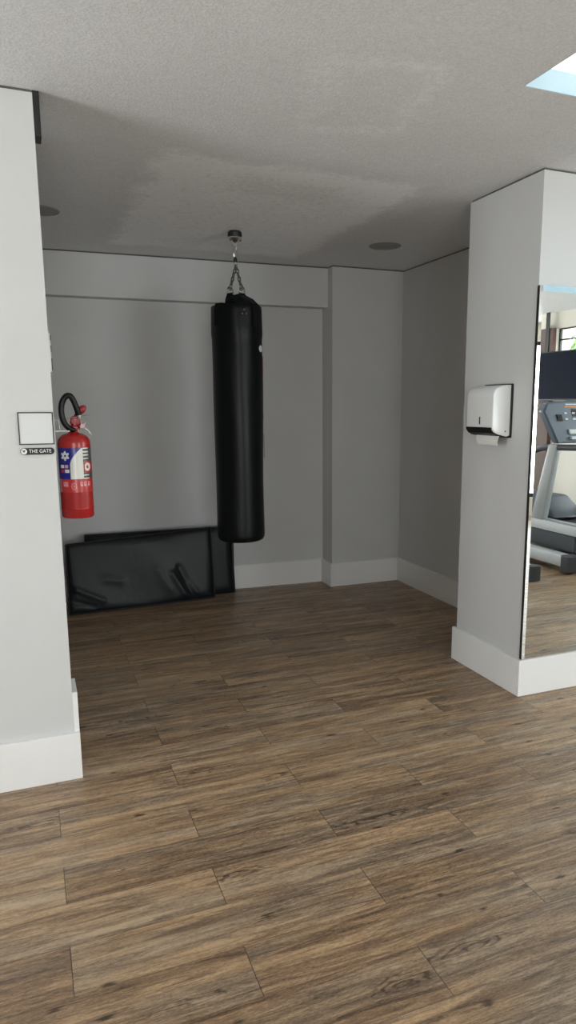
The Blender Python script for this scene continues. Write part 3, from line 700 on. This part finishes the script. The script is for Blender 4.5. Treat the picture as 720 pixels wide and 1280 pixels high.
ex_ = bmesh.ops.extrude_face_region(bm, geom=[f0]); bmesh.ops.translate(bm, verts=[v for v in ex_['geom'] if isinstance(v, bmesh.types.BMVert)], vec=(0, .0058, 0))
obj('plate', bm, M['black_plastic'], t)
bm = bmesh.new(); bm.faces.new([bm.verts.new((-.0165+.0105*math.cos(a), YL-.0068, zc+.0105*math.sin(a))) for a in [2*PI*i/28 for i in range(28)]]); 
obj('emblem', bm, M['lwhite'], t, label='white round emblem')
bm = bmesh.new(); bm.faces.new([bm.verts.new((-.0165+x_, YL-.0074, zc+z_)) for x_, z_ in ((-.006, .005), (.006, .005), (.004, -.001), (0, -.005), (-.004, -.001))]); obj('emblem_mark', bm, M['lgrey'], t)
cu = bpy.data.curves.new('lettering', 'FONT'); cu.body = 'THE GATE'; cu.size = .0185; cu.align_x = 'CENTER'; cu.align_y = 'CENTER'; cu.extrude = .0002
to = bpy.data.objects.new('tmp', cu); C.objects.link(to); bpy.context.view_layer.update()
me = bpy.data.meshes.new_from_object(to.evaluated_get(bpy.context.evaluated_depsgraph_get())); bpy.data.objects.remove(to)
me.transform(Matrix.Translation((.040-.031, -.0068, zc-1.325)) @ Matrix.Rotation(PI/2, 4, 'X') @ Matrix.Diagonal((.92, 1, 1, 1)))
me.materials.clear(); me.materials.append(M['lwhite'])
lo = bpy.data.objects.new('lettering', me); C.objects.link(lo); lo.parent = t; lo['label'] = 'white words THE GATE'

# ------------------------------------------------------------------ paper towel dispenser on the pillar
t = thing('paper_towel_dispenser', 'white paper towel dispenser with black base on the pillar side', 'dispenser', (XR, 3.125, 1.35))
y0, y1, xf = 3.012, 3.242, 2.182
def slab(bm, prof, ya, yb_, bev=0, seg=3):
    A_ = [bm.verts.new((x_, ya, z_)) for x_, z_ in prof]; B_ = [bm.verts.new((x_, yb_, z_)) for x_, z_ in prof]
    fs = [bm.faces.new(A_), bm.faces.new(B_[::-1])]
    for i in range(len(prof)):
        j = (i+1) % len(prof); fs.append(bm.faces.new((A_[i], B_[i], B_[j], A_[j])))
    bmesh.ops.recalc_face_normals(bm, faces=fs)
    if bev:
        es = list({e for e in fs[0].edges} | {e for e in fs[1].edges}); bmesh.ops.bevel(bm, geom=es, offset=bev, segments=seg, affect='EDGES', profile=.5)
prof = [(XR-.011, 1.352), (XR-.011, 1.606), (XR-.04, 1.6055), (XR-.075, 1.598), (XR-.10, 1.588), (XR-.113, 1.575), (xf, 1.555), (xf, 1.394), (xf+.002, 1.382), (xf+.014, 1.368), (xf+.036, 1.358), (xf+.075, 1.348), (XR-.03, 1.345), (XR-.018, 1.347)]
bm = bmesh.new(); slab(bm, prof, y0, y1, .006, 3); obj('cover', bm, M['white_plastic'], t, True)
obj('back_plate', B(XR-.012, XR-.0003, y0-.004, y1+.002, 1.338, 1.612, bev=.004), M['black_plastic'], t, label='black back plate')
bm = bmesh.new(); slab(bm, [(xf-.0015, 1.392), (xf-.0015, 1.381), (xf+.012, 1.363), (xf+.036, 1.350), (XR-.012, 1.3375), (XR-.012, 1.350), (xf+.04, 1.366), (xf+.012, 1.392)], y0+.008, y1+.001, 0); obj('base', bm, M['black_plastic'], t, label='black base tray')
obj('level_window', B(xf-.0012, xf+.001, 3.118, 3.127, 1.407, 1.445, bev=.0005), M['black_plastic'], t, label='small black sight slot')
bm = bmesh.new(); bmesh.ops.create_cone(bm, cap_ends=True, segments=14, radius1=.0035, radius2=.0035, depth=.004, matrix=Matrix.Translation((XR-.040, y0, 1.372)) @ Matrix.Rotation(PI/2, 4, 'X')); obj('lock', bm, M['black_plastic'], t, label='small black lock')
bm = bmesh.new()
pp = [(2.232, 1.349), (2.228, 1.335), (2.227, 1.320), (2.231, 1.307), (2.238, 1.299)]
pt = [(x_+.0012, z_-.0002) for x_, z_ in pp]
A_ = [(bm.verts.new((x_, 3.018+.004*i, z_)), bm.verts.new((x_, 3.215-.004*i, z_))) for i, (x_, z_) in enumerate(pp)]
for p, q in zip(A_, A_[1:]): bm.faces.new((p[0], q[0], q[1], p[1]))
o = tag(obj('paper_towel', bm, M['paper']), 'folded white paper towel hanging out of the dispenser', 'paper towel')
md = o.modifiers.new('thickness', 'SOLIDIFY'); md.thickness = .002

# ------------------------------------------------------------------ round speakers in the ceiling
def ceil_speaker(x_, y_, label):
    t = thing('ceiling_speaker', label, 'ceiling speaker', (x_, y_, H), 'round speakers in the ceiling')
    bm = bmesh.new(); lathe(bm, [(.108, H), (.112, H-.003), (.109, H-.006), (.103, H-.0055), (.102, H-.002)], (x_, y_), 48); obj('rim', bm, mat('speaker rim', (.30, .29, .28), .6), t, True)
    bm = bmesh.new(); lathe(bm, [(0, H-.0055), (.07, H-.005), (.102, H-.003)], (x_, y_), 48); obj('grille', bm, M['speaker'], t, True)
ceil_speaker(2.368, 4.578, 'round flat grey speaker flush in the ceiling to the right of the punching bag')
ceil_speaker(.143, 4.495, 'round flat grey speaker in the ceiling half hidden by the left wall')

# ------------------------------------------------------------------ treadmill, seen in the mirror
def V(yv): return 5.67-yv            # depth behind the mirror -> real depth in the room
TM = thing('treadmill', 'grey treadmill with blue grey console, reflected in the mirror', 'treadmill', (4.96, .1, 0))
xl, xr_ = 4.60, 5.32
for s, xa in ((1, xl), (-1, xr_)):
    xb = xa+s*.13
    x0_, x1_ = min(xa, xb), max(xa, xb)
    bm = bmesh.new(); hexa(bm, [(x0_, V(6.75), .31), (x1_, V(6.75), .31), (x1_, V(4.93), .31), (x0_, V(4.93), .31), (x0_+.01, V(6.75), .41), (x1_-.01, V(6.75), .41), (x1_-.01, V(4.90), .40), (x0_+.01, V(4.90), .40)], bev=.012)
    rail = obj('side_rail', bm, M['tread_light'], TM, True, 'silver side rail')
    bm = bmesh.new()
    box(bm, x0_+.03, x1_-.03, V(6.6), V(4.98), .405, .4125)
    obj('grip_strip', bm, M['tread_grey'], rail)
    # handlebar and upright
    up_x = xa+s*.01; up_x1 = up_x+s*.07
    a_, b_ = min(up_x, up_x1), max(up_x, up_x1)
    bm = bmesh.new(); hexa(bm, [(a_, V(5.68), .39), (b_, V(5.68), .39), (b_, V(5.50), .39), (a_, V(5.50), .39), (a_, V(5.47), 1.14), (b_, V(5.47), 1.14), (b_, V(5.35), 1.14), (a_, V(5.35), 1.14)], bev=.015)
    obj('upright', bm, M['tread_grey'], TM, True)
    bm = bmesh.new(); tube(bm, spline([((a_+b_)/2, V(5.72), 1.06), ((a_+b_)/2, V(5.55), 1.105), ((a_+b_)/2, V(5.3), 1.115), ((a_+b_)/2, V(4.95), 1.125), ((a_+b_)/2, V(4.85), 1.10)], 6), .030, 14); obj('handlebar', bm, M['tread_dark'], TM, True)
obj('lower_frame', B(xl+.02, xr_-.02, V(5.05), V(6.7)-0, .16, .31) if False else B(xl+.02, xr_-.02, V(6.7), V(5.05), .15, .31, bev=.01), M['tread_dark'], TM)
obj('running_belt', B(xl+.14, xr_-.14, V(6.1), V(4.92), .33, .375, bev=.015), M['belt'], TM)
bm = bmesh.new(); hexa(bm, [(xl+.13, V(6.8), .375), (xr_-.13, V(6.8), .375), (xr_-.13, V(5.48), .40), (xl+.13, V(5.48), .40), (xl+.20, V(6.6), .60), (xr_-.20, V(6.6), .60), (xr_-.18, V(5.75), .60), (xl+.18, V(5.75), .60)], bev=.04, seg=4)
obj('motor_cover', bm, M['tread_dark'], TM, True, 'charcoal motor cover')
for xa in (4.40, 5.36):
    bm = bmesh.new(); box(bm, xa, xa+.125, V(6.6), V(4.96), .055, .165, bev=.02, seg=3); ft = obj('foot_rail', bm, M['tread_light'], TM, True, 'silver foot rail')
    obj('end_cap', B(xa-.006, xa+.131, V(4.97), V(4.87), .012, .172, bev=.012), M['tread_dark'], ft)
    for z_ in (.06, .125):
        bm = bmesh.new(); bmesh.ops.create_cone(bm, cap_ends=True, segments=10, radius1=.006, radius2=.006, depth=.004, matrix=Matrix.Translation((xa+.09, V(4.869), z_)) @ Matrix.Rotation(PI/2, 4, 'X')); obj('screw', bm, M['black_metal'], ft)
obj('cross_member', B(4.42, 5.46, V(6.3), V(6.2), .06, .16, bev=.01), M['tread_dark'], TM)
obj('cross_member', B(4.52, 5.36, V(5.3), V(5.2), .06, .155, bev=.01), M['tread_dark'], TM)
# console: wide tilted panel facing the user
def con(u, z, off=0):     # u 0..1 across, z height; front surface
    wtop = .50; wbot = .40
    k = (z-1.15)/.40; hw = wbot+(wtop-wbot)*max(0, min(1, k))
    return Vector((4.96-hw+2*hw*u, V(5.33+.10*k)+off, z))
bm = bmesh.new()
P1 = [(.06, 1.15), (.94, 1.15), (1.0, 1.45), (.93, 1.53), (.5, 1.56), (.07, 1.53), (0, 1.45)]
A_ = [bm.verts.new(con(u, z)) for u, z in P1]; B_ = [bm.verts.new(con(u, z, -.09)) for u, z in P1]
fs = [bm.faces.new(A_), bm.faces.new(B_[::-1])]+[bm.faces.new((A_[i], B_[i], B_[(i+1) % 7], A_[(i+1) % 7])) for i in range(7)]
bmesh.ops.recalc_face_normals(bm, faces=fs); bmesh.ops.bevel(bm, geom=list(bm.edges), offset=.014, segments=3, affect='EDGES')
co = obj('console', bm, M['console'], TM, True, 'blue grey console')
def conplate(name, u0, u1, z0, z1, m, off=.004):
    bm = bmesh.new(); hexa(bm, [con(u0, z0, 0), con(u1, z0, 0), con(u1, z0, off), con(u0, z0, off), con(u0, z1, 0), con(u1, z1, 0), con(u1, z1, off), con(u0, z1, off)]); obj(name, bm, m, co)
conplate('display', .34, .70, 1.40, 1.47, M['black_plastic'], .003)
conplate('decal', .26, .80, 1.485, 1.497, M['orange'])
conplate('decal', .28, .52, 1.508, 1.520, M['tread_light'])
for i in range(6):
    for j in range(2): conplate('button', .24+i*.10, .275+i*.10, 1.425-j*.055, 1.440-j*.055, M['tread_light'], .006)
conplate('key_slot', .14, .20, 1.36, 1.42, M['black_plastic'], .012)
conplate('shelf', .25, .85, 1.19, 1.215, M['tread_light'], .03)
conplate('shelf', .25, .85, 1.24, 1.28, M['tread_light'], .02)
# a second machine just left of it: only the cap of its foot rail shows
T2 = thing('exercise_bench', 'dark capped steel base bar on the floor left of the treadmill', 'gym bench', (3.98, .1, 0))
obj('bar', B(3.93, 4.04, V(6.4), V(4.86), .035, .13, bev=.02), M['tread_light'], T2)
obj('end_cap', B(3.925, 4.045, V(4.87), V(4.80), .0, .14, bev=.012), M['tread_dark'], T2, label='dark end cap')

# ------------------------------------------------------------------ television, brick column, post, hedge (in the mirror)
t = thing('television', 'black flat television on the side wall, reflected in the mirror', 'television', (5.79, -1.2, 1.57))
obj('casing', B(5.765, 5.80, -1.72, -.68, 1.562, 2.128, bev=.004), M['black_plastic'], t)
obj('screen', B(5.760, 5.766, -1.705, -.695, 1.58, 2.115), M['screen'], t)
obj('wall_mount', B(5.80, XW-.002, -1.25, -1.1, 1.72, 1.95), M['black_metal'], t)
bm = bmesh.new(); box(bm, 5.812, XW-.0005, -1.52, -1.255, 0, 2.405); o = tag(obj('brick_column', bm, M['brick']), 'red brown brick column on the side wall, reflected in the mirror', 'column')
bm = bmesh.new(); box(bm, 5.802, 5.8118, -1.365, -1.305, 2.13, H-.001)
tag(obj('steel_post', bm, M['black_metal']), 'narrow black steel post rising from the brick column to the ceiling', 'post')
struct('ground', B(5.5+.6, 14, -9, 9, -.2, -.1), M['ground'])
bm = bmesh.new()
for i in range(2600):
    c = Vector((7.2+random.random()*.7, -3.5+random.random()*5.5, .0+random.random()*2.9)); 
    c.z = min(c.z, 2.52+.15*math.sin(c.y*3)+.1*math.sin(c.y*7+1))
    n_ = Vector((random.uniform(-1, .3), random.uniform(-1, 1), random.uniform(-.3, 1))).normalized(); a = n_.orthogonal().normalized(); b_ = n_.cross(a); s = random.uniform(.035, .075)
    bm.faces.new([bm.verts.new(c+a*s), bm.verts.new(c+b_*s*.5), bm.verts.new(c-a*s), bm.verts.new(c-b_*s*.5)])
hd = thing('hedge', 'green leafy hedge outside the high side window, reflected in the mirror', 'hedge', (7.5, -.8, -.1))
fo = obj('foliage', bm, M['leaf'], hd)
bm = bmesh.new()
for i in range(7): tube(bm, [(7.55, -3.2+i*.8, -.1), (7.5, -3.1+i*.8, 1.2), (7.6, -3.2+i*.8, 2.3)], .025, 6)
obj('stem', bm, mat('bark', (.10, .07, .05), .9), hd)
